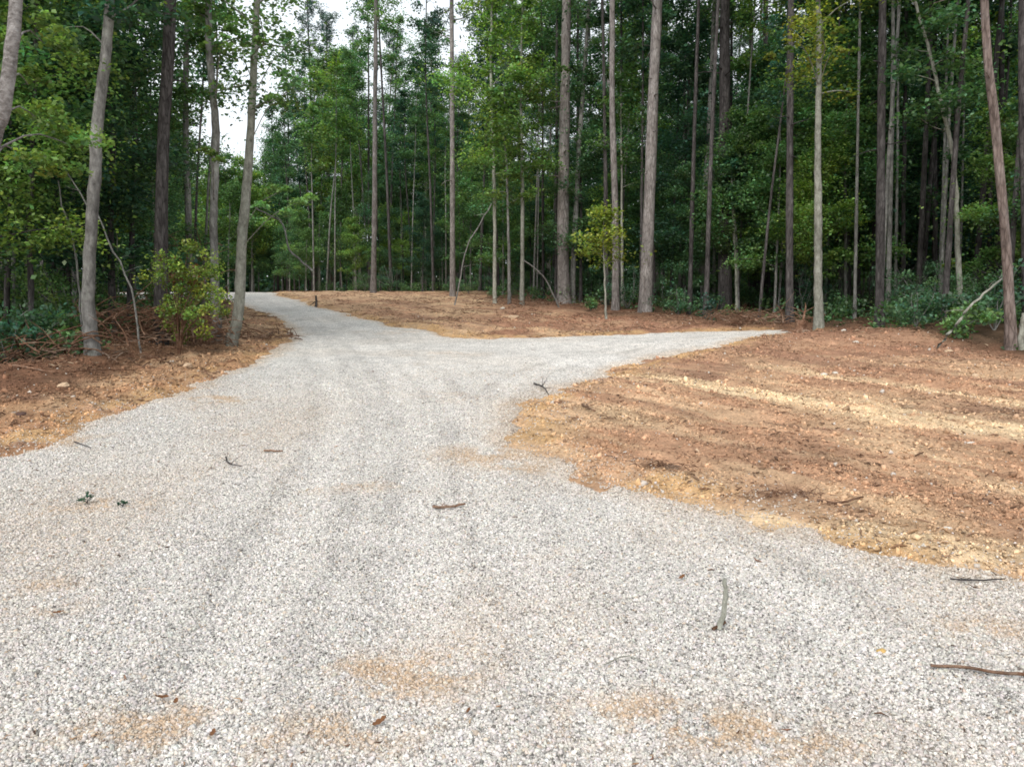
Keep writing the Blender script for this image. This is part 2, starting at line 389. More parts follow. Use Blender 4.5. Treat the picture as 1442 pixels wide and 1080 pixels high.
# ---------------------------------------------------------------- slivers of wood, bark and roots in the soil
def slivers(x, y, L, w, col, rg, z, tilt=.25, ang=None):
    n = len(x); a = rg.uniform(0, 2*PI, n) if ang is None else ang
    el = rg.normal(0, tilt, n); d = np.stack([np.cos(a)*np.cos(el), np.sin(a)*np.cos(el), np.abs(np.sin(el))], 1)
    s = np.stack([-np.sin(a), np.cos(a), np.zeros(n)], 1); up = np.cross(d, s)
    P = np.stack([x, y, z], 1); e = d*L[:, None]*.5
    bend = up*(rg.normal(0, .12, n)*L)[:, None]+s*(rg.normal(0, .14, n)*L)[:, None]
    rings = []
    for k, (t, wk) in enumerate(((-1, .6), (0, 1.), (1, .35))):
        c = P+e*t+(bend if k == 1 else 0)
        for q in range(3):
            an = q*2*PI/3; rings.append(c+(s*math.cos(an)+up*math.sin(an))*(w*wk)[:, None])
    V = np.stack(rings, 1)        # n,9,3
    f = []
    for k in range(2):
        for q in range(3): f.append([k*3+q, k*3+(q+1) % 3, (k+1)*3+(q+1) % 3, (k+1)*3+q])
    F = (np.array(f)[None]+(np.arange(n)*9)[:, None, None]).reshape(-1, 4)
    return V.reshape(-1, 3), F, np.repeat(col, 9, 0)
def debris(name, label, region, n, Lr, seed, pal, side):
    rg = np.random.default_rng(seed)
    x = rg.uniform(region[0], region[1], n); y = region[2]*(region[3]/region[2])**rg.random(n)
    s = rsd(x, y); z, _, f = hmap(x, y)
    k = (s < -.12) & (f < (34 if y.max() > 20 else 14)) & (side(x, y)) & (fbm(x*1.3+7, y*1.3, 4) > rg.uniform(.34, .68, n))
    x, y, z = x[k], y[k], z[k]; n = len(x)
    L = np.minimum(rg.lognormal(math.log(Lr), .6, n), Lr*4.5); w = L*rg.uniform(.04, .15, n); w = np.clip(w, .001, .012)
    c = pal[rg.integers(0, len(pal), n)]*rg.uniform(.6, 1.35, (n, 1))*.75+.25*ground_color(x, y, z, s[k], f[k])*.8
    V, F, c = slivers(x, y, L, w, c, rg, z+w*.6)
    link(name, new_mesh(name, V, F, M_chip, c), kind='stuff', label=label, category='debris')
PAL = np.array([[.13, .075, .05], [.20, .115, .075], [.08, .048, .035], [.30, .18, .115], [.50, .38, .26], [.19, .10, .065], [.36, .22, .13], [.42, .28, .18]])
debris('wood_chips', 'brown mulched wood and root bits scattered over the bare soil at right', (-.3, 16, 2.2*1.3, 18), 230000, .022, 21, PAL, lambda x, y: x > -.3)
debris('forest_litter', 'dark twigs and bark on the soil bank left of the driveway', (-14, -1.5, 4.5, 19), 70000, .045, 22, PAL*.9, lambda x, y: x < -1.2)
debris('root_bits', 'reddish root and bark scraps on the far soil berm before the woods', (-16, 14, 14, 50), 90000, .08, 23, PAL, lambda x, y: y > 15)
def gravel_litter():
    rg = np.random.default_rng(31); n = 5200; y = 2.2*(16/2.2)**rg.random(n); x = rg.uniform(-.75, .75, n)*(y+.5); s = rsd(x, y)
    k = (s > .03) & (fbm(x*.9+60, y*.9, 4) > rg.uniform(.35, .75, n)); x, y = x[k], y[k]; n = len(x); z = road_h(x, y)[0]+.006
    L = np.minimum(rg.lognormal(math.log(.014), .6, n), .07); w = np.clip(L*rg.uniform(.05, .2, n), .0012, .005)
    V, F, c = slivers(x, y, L, w, PAL[rg.integers(0, len(PAL), n)]*rg.uniform(.7, 1.3, (n, 1)), rg, z+w)
    link('gravel_litter', new_mesh('gravel_litter', V, F, M_chip, c), kind='stuff', label='tiny brown bits of bark and needle strewn over the gravel', category='debris')
gravel_litter()
def clods():
    rg = np.random.default_rng(5); n = 420000
    y = 2.6*(24/2.6)**rg.random(n); x = rg.uniform(-.85, .85, n)*(y+1); s = rsd(x, y); z, _, f = hmap(x, y)
    k = (s < -.06) & (f < 2) & (fbm(x*1.6+40, y*1.6, 4) > rg.uniform(.2, .7, n)); x, y, z = x[k], y[k], z[k]; n = len(x)
    dksel = None; size = np.clip(rg.lognormal(math.log(.0095), .55, n)*(1+.9*sst(4, 14, y)), .004, .07); c = ground_color(x, y, z, s[k], f[k])*np.clip(rg.normal(.98, .26, (n, 1)), .35, 1.6)
    wt = rg.random(n) < .016; c[wt] = np.array([.58, .52, .46]); 
    return blocks(np.stack([x, y, z+size*.1], 1), size, c, rg)
V, F, c = clods()
link('soil_clods', new_mesh('soil_clods', V, F, M_chip, c), kind='stuff', label='crumbly clods of orange soil lying on the cleared ground', category='soil')
print('debris', time.time()-T0)

# ---------------------------------------------------------------- tubes and leaves
class MB:
    def __init__(s): s.V = []; s.F = []; s.C = []; s.n = 0
    def tube(s, pts, rad, k=8, rough=0., rg=None):
        pts = np.asarray(pts, float); rad = np.asarray(rad, float); m = len(pts)
        tg = np.gradient(pts, axis=0); tg /= np.linalg.norm(tg, axis=1)[:, None]+1e-9
        ref = np.where(np.abs(tg[:, 2:3]) > .8, np.array([[1., 0, 0]]), np.array([[0, 0, 1.]]))
        a = np.cross(tg, ref); a /= np.linalg.norm(a, axis=1)[:, None]+1e-9; b = np.cross(tg, a)
        an = np.arange(k)*2*PI/k
        rr = np.repeat(rad[:, None], k, 1)
        if rough and rg is not None: rr = rr*(1+rg.normal(0, rough, rr.shape))
        ring = pts[:, None]+rr[..., None]*(np.cos(an)[None, :, None]*a[:, None]+np.sin(an)[None, :, None]*b[:, None])
        i = np.arange((m-1)*k).reshape(m-1, k); j = np.roll(i, -1, 1)
        F = np.stack([i, j, j+k, i+k], -1).reshape(-1, 4)+s.n
        s.V.append(ring.reshape(-1, 3)); s.F.append(F); s.n += m*k
        # end cap (quads fan, k even)
        e = s.n-k+np.arange(k)
        if k % 2 == 0: s.F.append(np.array([[e[0], e[q], e[q+1], e[q+2]] for q in range(1, k-2, 2)]))
    def mesh(s, name, mat, smooth=True):
        return new_mesh(name, np.concatenate(s.V), np.concatenate(s.F), mat, None, smooth)
class Leaves:
    def __init__(s, rg): s.P = []; s.S = []; s.B = []; s.rg = rg; s.H = []
    def clump(s, c, r, n, size, bright=1., flat=.5, droop=0.):
        rg = s.rg; d = rg.normal(size=(n, 3)); d /= np.linalg.norm(d, axis=1)[:, None]
        q = d*(rg.random((n, 1))**.45); p = q*np.array([r, r, r*flat])+np.array(c)
        p[:, 2] -= droop*(q[:, 0]**2+q[:, 1]**2)*r
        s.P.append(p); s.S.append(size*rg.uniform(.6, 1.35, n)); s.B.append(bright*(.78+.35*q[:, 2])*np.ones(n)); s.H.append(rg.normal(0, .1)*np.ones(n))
    def mesh(s, name, mat, needle=False, tiltr=.5):
        rg = s.rg; P = np.concatenate(s.P); S = np.concatenate(s.S); B = np.concatenate(s.B); H = np.concatenate(s.H); n = len(P)
        nrm = rg.normal(size=(n, 3))*tiltr+np.array([0, 0, 1.]); nrm /= np.linalg.norm(nrm, axis=1)[:, None]
        t = rg.normal(size=(n, 3)); 
        if needle: t = rg.normal(size=(n, 3))+np.array([0, 0, .5])
        t -= nrm*(t*nrm).sum(1)[:, None]; t /= np.linalg.norm(t, axis=1)[:, None]; b = np.cross(nrm, t)
        w = .10 if needle else .34
        S_ = S[:, None]; fold = nrm*S_*(.0 if needle else .12)
        A = P-t*S_*.5; C = P+t*S_*.5; L_ = P+b*S_*w+fold-t*S_*.06; R_ = P-b*S_*w+fold-t*S_*.06
        V = np.stack([A, R_, C, L_], 1).reshape(-1, 3); F = np.arange(n*4).reshape(-1, 4)
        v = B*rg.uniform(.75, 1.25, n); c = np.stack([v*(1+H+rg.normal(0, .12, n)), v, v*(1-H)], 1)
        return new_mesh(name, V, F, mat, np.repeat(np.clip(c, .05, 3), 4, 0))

def resample(pts, n):
    pts = np.asarray(pts, float); d = np.r_[0, np.cumsum(np.linalg.norm(np.diff(pts, axis=0), axis=1))]
    # Catmull-Rom through control points
    t = np.linspace(0, d[-1], n); out = []
    P = np.vstack([2*pts[0]-pts[1], pts, 2*pts[-1]-pts[-2]])
    for tt in t:
        i = min(max(int(np.searchsorted(d, tt, 'right'))-1, 0), len(pts)-2); u = (tt-d[i])/(d[i+1]-d[i]+1e-9)
        p0, p1, p2, p3 = P[i], P[i+1], P[i+2], P[i+3]
        out.append(.5*((2*p1)+(-p0+p2)*u+(2*p0-5*p1+4*p2-p3)*u*u+(-p0+3*p1-3*p2+p3)*u**3))
    return np.array(out), t
def limb(mb, p0, az, el, L, r0, rg, droop=.15, n=6):
    d = np.array([math.cos(az)*math.cos(el), math.sin(az)*math.cos(el), math.sin(el)]); pts = [np.array(p0)]
    for k in range(n-1):
        pts.append(pts[-1]+d*L/(n-1)); d = d+rg.normal(0, .16, 3)-np.array([0, 0, droop/(n-1)*2]); d /= np.linalg.norm(d)
    mb.tube(pts, np.linspace(r0, r0*.25, n), 5)
    return np.array(pts)
def grow(path, r0, r1, rg, style, leafsize=.12, h0=3., dens=1., spread=2.2, limbs=12, bright=1., flare=1.35, k=10, kink=0.):
    """path: world/local points of the trunk; returns trunk MB, Leaves"""
    pts, t = resample(path, max(26, int(len(path)*8))); L = t[-1]
    if kink:
        w = np.cumsum(rg.normal(0, kink, (len(pts), 2)), 0); w -= np.linspace(0, 1, len(pts))[:, None]*w[-1]; pts[:, :2] += w*.6
    rad = np.interp(t/L, [0, .45, 1], [r0, r0*.55+r1*.45, r1])*(1+(flare-1)*np.exp(-t/.35)+.04*np.sin(t*1.7+r0*90))
    mb = MB(); P2 = pts.copy(); P2[0, 2] -= .15; mb.tube(P2, rad, k, .035, rg)
    lv = Leaves(rg)
    def on(h): 
        i = np.interp(h, t, np.arange(len(pts))); a = int(min(i, len(pts)-2)); u = i-a; return pts[a]*(1-u)+pts[a+1]*u, np.interp(h, t, rad)
    if style == 'broad':
        for q in range(limbs):
            f = (q+.5)/limbs; h = h0+(L-h0)*f**.9*.98; p, rr = on(h)
            ll = spread*(1-.65*f)*rg.uniform(.6, 1.2)*(.6+.4*min(1, f*5))
            pl = limb(mb, p, q*2.4+rg.uniform(-.5, .5), rg.uniform(.1, .6)+f*.5, ll, max(.008, rr*.35), rg)
            for pp in (1, 2, 3, 4, 5):
                c = pl[pp]
                if rg.random() < .25 and pp < 4: continue
                rc = ll*rg.uniform(.13, .42)+.1
                br = bright*rg.uniform(.55, 1.35)
                lv.clump(c+rg.normal(0, .12*ll, 3)*[1, 1, .4], rc, int(dens*80*rc**1.4/.3)+12, leafsize, br, rg.uniform(.25, .8), .35)
                lv.clump(c+rg.normal(0, .3*ll, 3)*[1, 1, .5], rc*1.6, int(dens*30), leafsize, br*1.1, .6, .2)
        p, _ = on(L*.99); lv.clump(p, spread*.35, int(80*dens), leafsize, bright*1.1, .8)
    if style == 'pine':
        for q in range(limbs):
            f = (q+.5)/limbs; h = h0+(L-h0)*f; p, rr = on(h)
            ll = spread*(1-.7*f)*rg.uniform(.6, 1.15)
            pl = limb(mb, p, q*2.4+rg.uniform(-.6, .6), rg.uniform(-.1, .5)+f*.5, ll, max(.01, rr*.35), rg, -.15)
            for pp in (2, 3, 4, 5):
                for z_ in range(3):
                    c = pl[pp]+rg.normal(0, .22*ll/3+.1, 3); rc = rg.uniform(.25, .5)
                    lv.clump(c, rc, int(26*dens), leafsize, bright*rg.uniform(.55, 1.3), .7)
        for q in range(9):            # dead stubs
            h = h0*rg.uniform(.35, 1); p, rr = on(h); limb(mb, p, rg.uniform(0, 6.3), rg.uniform(-.2, .4), rg.uniform(.2, 1.1), rr*.16+.006, rg, .1, 4)
    return mb, lv, pts

def tree(name, label, cat, path, r0, r1, bark, leaf, style, seed, group=None, boughs=(), mesh_leaf=None, **kw):
    rg = np.random.default_rng(seed); base = np.array(path[0], float)
    needle = leaf == 'needle'
    mb, lv, pts = grow([np.array(p)-base for p in path], r0, r1, rg, style, **kw)
    for b in boughs:      # (centre, radius, leaves, leaf size, brightness): a limb from the trunk carries each
        c = np.array(b[0])-base; i = int(np.argmin(np.abs(pts[:, 2]-(c[2]-.35*np.hypot(*(c[:2]-pts[np.argmin(np.abs(pts[:, 2]-c[2])), :2])))))); a = pts[i]
        m = (a+c)/2+np.array([0, 0, .15]); q, _ = resample([a, m, c], 6); mb.tube(q, np.linspace(max(.008, r1*.35), .005, 6), 5)
        nsub = max(3, int(b[2]/70))
        for s_ in range(nsub):
            cc = c+rg.normal(0, 1, 3)*b[1]*np.array([.5, .5, .28]); lv.clump(cc, b[1]*rg.uniform(.28, .5), int(b[2]/nsub), b[3], b[4]*rg.uniform(.7, 1.3), rg.uniform(.25, .5), .4)
    root = link(name, None, loc=base, label=label, category=cat)
    if group: root['group'] = group
    link('trunk', mb.mesh('trunk', BARK[bark]), root)
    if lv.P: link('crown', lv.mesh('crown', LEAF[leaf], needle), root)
    return root
def dup(root, loc, rz, s):
    r_ = root.copy(); COL.objects.link(r_); r_.location = loc; r_.rotation_euler = (rng.normal(0, .012), rng.normal(0, .012), rz); r_.scale = (s[0], s[0], s[1])
    for ch in list(root.children):
        c = ch.copy(); COL.objects.link(c); c.parent = r_
    return r_
def pxpath(Y, base, *rest, H=20):
    """trunk through photo columns at world depth Y; base = (px, py) or (px, None) for hidden foot"""
    if base[1] is None:
        x = (base[0]-721)/FPX*Y*1.0; 
        p0 = np.array([x, Y, float(zb(x, Y))])
    else:
        p0 = at(*base) if Y is None else np.array([at_y(base[0], base[1], Y)[0], Y, 0.]); Y = p0[1]
        p0[2] = float(hmap(np.array([p0[0]]), np.array([p0[1]]))[0][0])
    p = [p0]+[at_y(a, b, Y) for a, b in rest]
    d = p[-1]-p[-2]; d /= np.linalg.norm(d); d = d*.6+np.array([0, 0, .4]); d /= np.linalg.norm(d)
    top = p0[2]+H
    if top > p[-1][2]+1: 
        g = (top-p[-1][2])
        p += [p[-1]+d*g*.5, p[-1]+d*g]
    return p
def rp(px, Y): return px*.88/2/FPX*Y      # pixel width -> radius

# ---- the trunks one can tell apart (photo columns) -------------------------
def pine(label, Y, base, *rest, w=(20, 12), bark='pine', H=22, seed=1, h0=12, **kw):
    p = pxpath(Y, base, *rest, H=H); Y = p[0][1]
    return tree('pine_tree', label, 'pine tree', p, rp(w[0], Y), rp(w[1], Y)*.55, bark, 'needle', 'pine', seed, h0=h0, leafsize=.3, limbs=16, spread=2.6, dens=1.0, k=14, **kw)
def hard(label, Y, base, *rest, w=(12, 8), bark='grey', leaf='green', H=13, seed=1, h0=5., limbs=14, spread=2.2, dens=.7, name='hardwood_tree', cat='tree', leafsize=.11, **kw):
    p = pxpath(Y, base, *rest, H=H); Y = p[0][1]
    return tree(name, label, cat, p, rp(w[0], Y), rp(w[1], Y)*.6, bark, leaf, 'broad', seed, h0=h0, limbs=limbs, spread=spread, dens=dens, leafsize=leafsize, k=12, **({'kink': .011} if 'kink' not in kw else {}), **kw)
def bgh(px, py, Y, r, n, s, b): return (at_y(px, py, Y), r, n, s, b)

hard('mottled pale trunk leaning in at the upper left corner', 7.6, (-62, None), (-14, 230), (4, 160), (14, 90), (24, 0), w=(24, 20), bark='mottled', seed=31, H=9, h0=4.6, limbs=6, spread=1.6, leaf='bright',
     boughs=[bgh(50, 165, 8.5, .6, 620, .065, .85), bgh(100, 205, 8.8, .5, 420, .06, .85), bgh(25, 215, 8.4, .5, 460, .065, .8), bgh(60, 60, 9, .6, 460, .07, .8), bgh(40, 120, 9, .5, 380, .065, .7)])
hard('crooked grey trunk rooted left of the yellow green bush', None, (131, 520), (124, 420), (130, 300), (133, 190), (142, 110), (150, 0), w=(20, 16), bark='grey', seed=32, H=11, h0=4.8, spread=1.8,
     boughs=[bgh(90, 40, 12, .8, 600, .09, 1.0)])
hard('thin grey trunk just right of the crooked grey one', 17, (160, None), (156, 330), (158, 200), (150, 120), (152, 0), w=(11, 8), bark='dark', seed=33, H=12, h0=5)
pine('tall dark pine rising behind the yellow green bush', 14.2, (226, None), (227, 350), (230, 190), (240, 0), w=(21, 13), bark='dark', seed=34, h0=13)
hard('straight grey trunk with leafy shoots behind the bush right side', None, (306, 488), (302, 400), (301, 300), (303, 190), (296, 80), (295, 0), w=(14, 11), bark='grey', seed=35, H=12, h0=5.2, limbs=12, spread=1.1, leaf='bright', kink=.01,
     boughs=[bgh(300, 215, 13.4, .4, 200, .07, .8), bgh(312, 60, 13.4, .35, 150, .07, 1.2)])
hard('curved grey tree standing nearest the left bend of the gravel', None, (324, 490), (336, 440), (343, 330), (354, 200), (357, 100), (362, 0), w=(18, 8), bark='pale', seed=36, H=10, h0=4.2, limbs=16, spread=1.7, leaf='bright', dens=.55, leafsize=.085,
     boughs=[bgh(400, 130, 13.6, .55, 260, .08, 1.0), bgh(395, 270, 13.6, .35, 200, .08, 1.2), bgh(430, 280, 13.6, .4, 260, .08, 1.3), bgh(410, 60, 13.6, .5, 200, .08, 1.0), bgh(320, 50, 13.6, .4, 120, .08, 1.)])
hard('slim grey trunk between the dark pine and the leafy grey trunk', 21, (268, None), (266, 330), (262, 200), (262, 0), w=(11, 7), bark='grey', seed=37, H=15, h0=7, spread=1.5)
hard('thin dark trunk near the left edge of the woods', 14, (43, None), (40, 330), (44, 240), (48, 0), w=(9, 7), bark='dark', seed=38, H=10, h0=3.6, spread=2.0, leaf='green', dens=1.2)
hard('slender dark trunk left of the crooked grey trunk', 19, (108, None), (104, 330), (100, 200), (90, 0), w=(8, 6), bark='grey', seed=39, H=12, h0=4, spread=2.2, leaf='green', dens=1.1)
for i, (px, Y, lab) in enumerate([(70, 17, 'dark leafy young tree at far left behind the front trunks'), (10, 16, 'dense dark tree filling the left edge of the photo'), (185, 20, 'dark green tree behind the dark pine'), (-20, 12.5, 'broad leafy tree just outside the left edge')]):
    hard(lab, Y, (px, None), (px+6, 200), (px, 40), w=(9, 7), bark='dark', seed=90+i, H=10, h0=1.6, spread=3.0, leaf=['deep', 'green', 'green', 'bright'][i], dens=1.7, limbs=22, leafsize=.08)

def pole(label, Y, pts, w, bark='grey', name='leaning_sapling', cat='sapling', seed=1, ground=True, **kw):
    base = np.array([(pts[0][0]-721)/FPX*Y, Y, 0.]) if pts[0][1] is None else at_y(pts[0][0], pts[0][1], Y)
    if ground: base[2] = float(hmap(np.array([base[0]]), np.array([base[1]]))[0][0])
    p = [base]+[at_y(a, b, Y) for a, b in pts[1:]]
    rg = np.random.default_rng(seed); q, t = resample([v-base for v in p], 16); q[1:-1] += rg.normal(0, .012, (14, 3))
    mb = MB(); mb.tube(q-np.array([0, 0, .05]), np.linspace(rp(w[0], Y), rp(w[1], Y), 16), 8, .05, rg)
    for k in range(kw.get('twigs', 4)):
        j = rg.integers(5, 15); limb(mb, q[j], rg.uniform(0, 6.3), rg.uniform(0, .8), rg.uniform(.2, .6)*kw.get('tl', 1), rp(w[1], Y)*.5, rg, .1, 4)
    root = link(name, None, loc=base, label=label, category=cat); link('trunk', mb.mesh('trunk', BARK[bark]), root)
    lv = Leaves(rg)
    for (c, r_, n_, s_, b_) in kw.get('leaves', ()): 
        for u_ in range(4): lv.clump(np.array(c)-base+rg.normal(0, .4*r_, 3), r_*.5, n_//4, s_, b_*rg.uniform(.7, 1.3), .4, .3)
    if lv.P: link('crown', lv.mesh('crown', LEAF[kw.get('leaf', 'bright')]), root)
    return root
pole('pale leaning sapling behind the crooked grey trunk', 13.5, [(118, None), (108, 370), (97, 310), (86, 285), (82, 250)], (4, 2), 'grey', seed=51)
pole('pale bare pole slanting toward the dark pine base', 13.2, [(199, None), (185, 405), (160, 350), (140, 305), (120, 280), (92, 235)], (3.6, 2), 'grey', seed=52)
pole('bent pale branch arching left of the far gravel bend', 16, [(440, 378), (428, 368), (408, 350), (402, 325), (392, 305), (362, 290), (350, 285)], (3.4, 2), 'grey', seed=53, ground=False, twigs=2, name='bent_branch', cat='branch')
pole('pale fallen pole leaning up to the reddish pine at right', None or 13.6, [(1318, 482), (1345, 455), (1380, 415), (1415, 385)], (5, 3), 'pale', seed=54, twigs=3, name='fallen_pole', cat='branch')
pole('thin slanting grey pole in front of the middle woods', 28.5, [(640, None), (657, 350), (675, 315), (692, 285)], (2.4, 1.6), 'grey', seed=55)
pole('thin grey pole slanting into the foot of the front pink pine', 27, [(788, 415), (770, 395), (752, 375), (738, 365)], (2.6, 2), 'grey', seed=56)

# middle and right rows
hard('slender brown grey trunk at left end of the middle row', 40, (527, None), (528, 300), (528, 180), (530, 0), w=(9, 7), bark='pine', seed=41, H=22, h0=13, spread=2.5)
pine('pale grey brown pine trunk left of the middle saplings', 36, (638, None), (637, 200), (636, 0), w=(9, 8), bark='pine', seed=42)
hard('pale sapling stem third in the middle row', 30, (697, None), (697, 250), (692, 100), (693, 0), w=(6, 5), bark='pale', seed=43, H=13, h0=4.5, leaf='bright', dens=.9, spread=2.4, leafsize=.12)
hard('short dark sapling stem between two pale ones', 29, (717, None), (716, 300), (712, 200), w=(5.5, 3), bark='grey', seed=44, H=8, h0=3.5, spread=1.5, leaf='bright')
hard('pale sapling stem left of the front pink pine', 29, (735, None), (736, 250), (734, 150), (736, 0), w=(7, 5), bark='pale', seed=45, H=12, h0=4.6, leaf='bright', dens=1., spread=2.2, leafsize=.12)
pine('thick pinkish pine trunk, left of the two in the centre', None, (794, 430), (793, 300), (796, 120), (798, 0), w=(20, 13), bark='pine', seed=46)
hard('thin leaning trunk touching the thick centre pine', 30, (806, None), (813, 260), (822, 130), (830, 0), w=(9, 6), bark='grey', seed=47, H=17, h0=10, spread=2)
hard('slim grey brown trunk between the two pink pines', None, (867, 440), (866, 300), (862, 150), (862, 0), w=(12, 7), bark='pine', seed=48, H=18, h0=11, spread=2)
hard('very thin pale stem beside the slim grey brown trunk', 28, (876, None), (875, 250), (874, 100), w=(4.5, 3), bark='pale', seed=49, H=9, h0=4, spread=1.4)
pine('thick pinkish pine trunk, right of the two in the centre', None, (908, 443), (914, 300), (920, 130), (926, 0), w=(20, 14), bark='pine', seed=50)
hard('slim pale grey trunk leaning right beside the dark thick trunk', 27, (989, None), (992, 300), (1000, 150), (1006, 0), w=(9, 7), bark='grey', seed=61, H=17, h0=9, spread=2)
pine('thickest dark grey pine trunk right of centre', 25, (1020, None), (1020, 250), (1021, 0), w=(21, 12), bark='dark', seed=62)
hard('thin pale stem hugging the thickest dark grey pine', 24.5, (1037, None), (1034, 330), (1031, 280), w=(5, 3), bark='pale', seed=63, H=5, h0=3.2, spread=1.)
pine('dark slim pine, left one of a dark pair', 34, (1062, None), (1060, 200), (1057, 0), w=(9, 7), bark='dark', seed=64)
pine('dark slim pine, right one of a dark pair', 34, (1078, None), (1078, 200), (1078, 0), w=(11, 8), bark='dark', seed=65)
pine('nearly black straight pine left of the pale grey green trunk', None, (1112, 458), (1112, 300), (1114, 0), w=(12, 9), bark='dark', seed=66)
hard('pale grey green trunk at the end of the right gravel arm', None, (1153, 466), (1151, 300), (1152, 150), (1153, 0), w=(14, 9), bark='pale', seed=67, H=9, h0=5.2, leaf='yellow', spread=1.5, dens=.35, leafsize=.09,
     boughs=[bgh(1125, 60, 17, .45, 160, .09, .7), bgh(1180, 60, 17, .4, 130, .09, .7)])
hard('thin dark stem right of the pale grey green trunk', 24, (1181, None), (1180, 300), (1181, 200), w=(6, 4), bark='dark', seed=68, H=7, h0=4, spread=1.2)
hard('slim dark trunk, left one of a close pair at right', 25, (1194, None), (1192, 250), (1190, 100), w=(7, 5), bark='dark', seed=69, H=12, h0=6)
pine('slim dark trunk, right one of a close pair at right', 25, (1206, None), (1207, 250), (1208, 0), w=(9, 7), bark='dark', seed=70)
pine('dark brown pine in the middle of the right woods', None, (1238, 464), (1240, 300), (1243, 0), w=(14, 11), bark='dark', seed=71)
hard('slim dark trunk right of the dark brown pine', 23, (1270, None), (1272, 250), (1275, 0), w=(7, 6), bark='dark', seed=72, H=15, h0=8, leaf='deep')
hard('dim trunk behind the winding pale stem', 24, (1316, None), (1316, 250), (1315, 60), w=(9, 7), bark='dark', seed=73, H=13, h0=5, leaf='deep')
hard('winding pale stem leaning left in the right woods', 18.5, (1352, None), (1349, 330), (1346, 240), (1328, 160), (1305, 70), (1288, 0), w=(9, 5), bark='pale', seed=74, H=9, h0=4, spread=1.8, leaf='green')
pine('reddish brown pine leaning left near the right edge', None, (1424, 498), (1417, 350), (1402, 180), (1386, 0), w=(15, 8), bark='red', seed=75, H=20)
pine('dark trunk cut by the right edge of the photo', 14.5, (1446, None), (1443, 250), (1440, 0), w=(14, 11), bark='dark', seed=76)

# young leafy plants ----------------------------------------------------------
def shrub(name, label, base, H, Rr, leaf, seed, n=1400, ls=.07, stems=5, bark='grey', bright=1., group=None, low=.15, cat='shrub'):
    rg = np.random.default_rng(seed); mb = MB(); lv = Leaves(rg)
    for k in range(stems):
        az = rg.uniform(0, 2*PI); el = rg.uniform(.9, 1.45); pl = limb(mb, [0, 0, -.03], az, el, H*rg.uniform(.6, 1.), .006+.006*H, rg, .1, 8)
        for j in range(2, 8):
            if pl[j][2] < low*H: continue
            c = pl[j]+rg.normal(0, .3*Rr, 3)*[1, 1, .5]; lv.clump(c, Rr*rg.uniform(.25, .5), int(n/stems/6), ls, bright*rg.uniform(.6, 1.35), .6, .2)
    root = link(name, None, loc=base, label=label, category=cat)
    if group: root['group'] = group
    link('stem', mb.mesh('stem', BARK[bark]), root); link('foliage', lv.mesh('foliage', LEAF[leaf], tiltr=.9), root)
    return root
def hz(px, py, Y=None):
    p = at(px, py) if Y is None else at_y(px, py, Y)
    p[2] = float(hmap(np.array([p[0]]), np.array([p[1]]))[0][0]); return p
# the olive bush before the left trunks
rg = np.random.default_rng(8); b0 = hz(252, 505); mb = MB(); lv = Leaves(rg); Yb = b0[1]
tops = [(235, 360), (265, 350), (290, 372), (225, 395), (300, 405), (245, 400), (275, 395), (262, 430), (290, 440), (240, 445), (255, 465), (305, 430), (275, 460), (222, 425), (250, 375), (285, 415), (298, 385)]
for k, (a, b) in enumerate(tops):
    c = at_y(265+(a-265)*.86, b, Yb+rg.uniform(-.3, .3))-b0; q, _ = resample([[0, 0, -.05], [c[0]*.25, c[1]*.3, c[2]*.5], c], 7); mb.tube(q, np.linspace(.014, .004, 7), 5)
    for s_ in range(4): lv.clump(c+rg.normal(0, .1, 3), rg.uniform(.1, .2), 58, .052, rg.uniform(.55, 1.4), .8, .2)
root = link('bush', None, loc=b0, label='yellow green rounded bush in front of the left trunks', category='bush'); link('stem', mb.mesh('stem', BARK['root']), root); link('foliage', lv.mesh('foliage', LEAF['olive'], tiltr=.9), root)
lv2 = Leaves(rg)
for s_ in range(9): lv2.clump(np.array(at_y(rg.uniform(225, 285), rg.uniform(365, 400), Yb-.15)-b0), .12, 14, .06, 1., .8)
LEAF['rusty'] = leaf_mat('rusty_leaves', (.2, .11, .04), var=.05)
link('withered_leaves', lv2.mesh('withered_leaves', LEAF['rusty'], tiltr=.9), root)
hard('small yellow green sapling between the two pink pines', 22, (853, None), (852, 380), (850, 330), (852, 300), w=(3.5, 2), bark='pale', seed=80, H=3.0, h0=1.4, limbs=10, spread=1.0, leaf='yellow', dens=.55, leafsize=.1, name='sapling', cat='sapling')
for (px, py, H, Rr, lf, lab, sd, nn) in [
    (1345, 478, .75, .5, 'bright', 'low green bush at the foot of the fallen pole', 101, 900),
    (955, 447, 1.1, .55, 'green', 'low green bush right of the right pink pine', 102, 800),
    (1000, 452, .7, .4, 'deep', 'small dim bush before the thickest dark pine', 103, 500),
    (45, 500, 1.1, .55, 'green', 'fresh green weeds at the lower left wood edge', 104, 900),
    (85, 490, .8, .4, 'bright', 'pale weeds left of the crooked grey trunk', 105, 500),
    (110, 512, .5, .25, 'green', 'small weed clump at foot of crooked grey trunk', 106, 300),
    (832, 440, .5, .35, 'green', 'low weeds between the slim trunk and left pink pine', 107, 400),
    (700, 420, .9, .5, 'green', 'low weeds beneath the pale middle saplings', 108, 500),
    (760, 425, .7, .4, 'green', 'short weeds left of the left pink pine', 109, 400),
    (640, 413, .9, .6, 'deep', 'dim bush at the foot of the pale brown pine', 110, 400),
    (1290, 466, 1.0, .6, 'deep', 'dark bush between trunks in the right woods', 111, 700),
    (1400, 470, 1.4, .7, 'deep', 'dark bush behind the reddish pine', 112, 900),
    (12, 520, 1.0, .5, 'deep', 'dark bush at left photo edge', 113, 900)]:
    shrub('shrub', lab, hz(px, py), H, Rr, lf, sd, nn, ls=.075)
print('named trees', time.time()-T0)

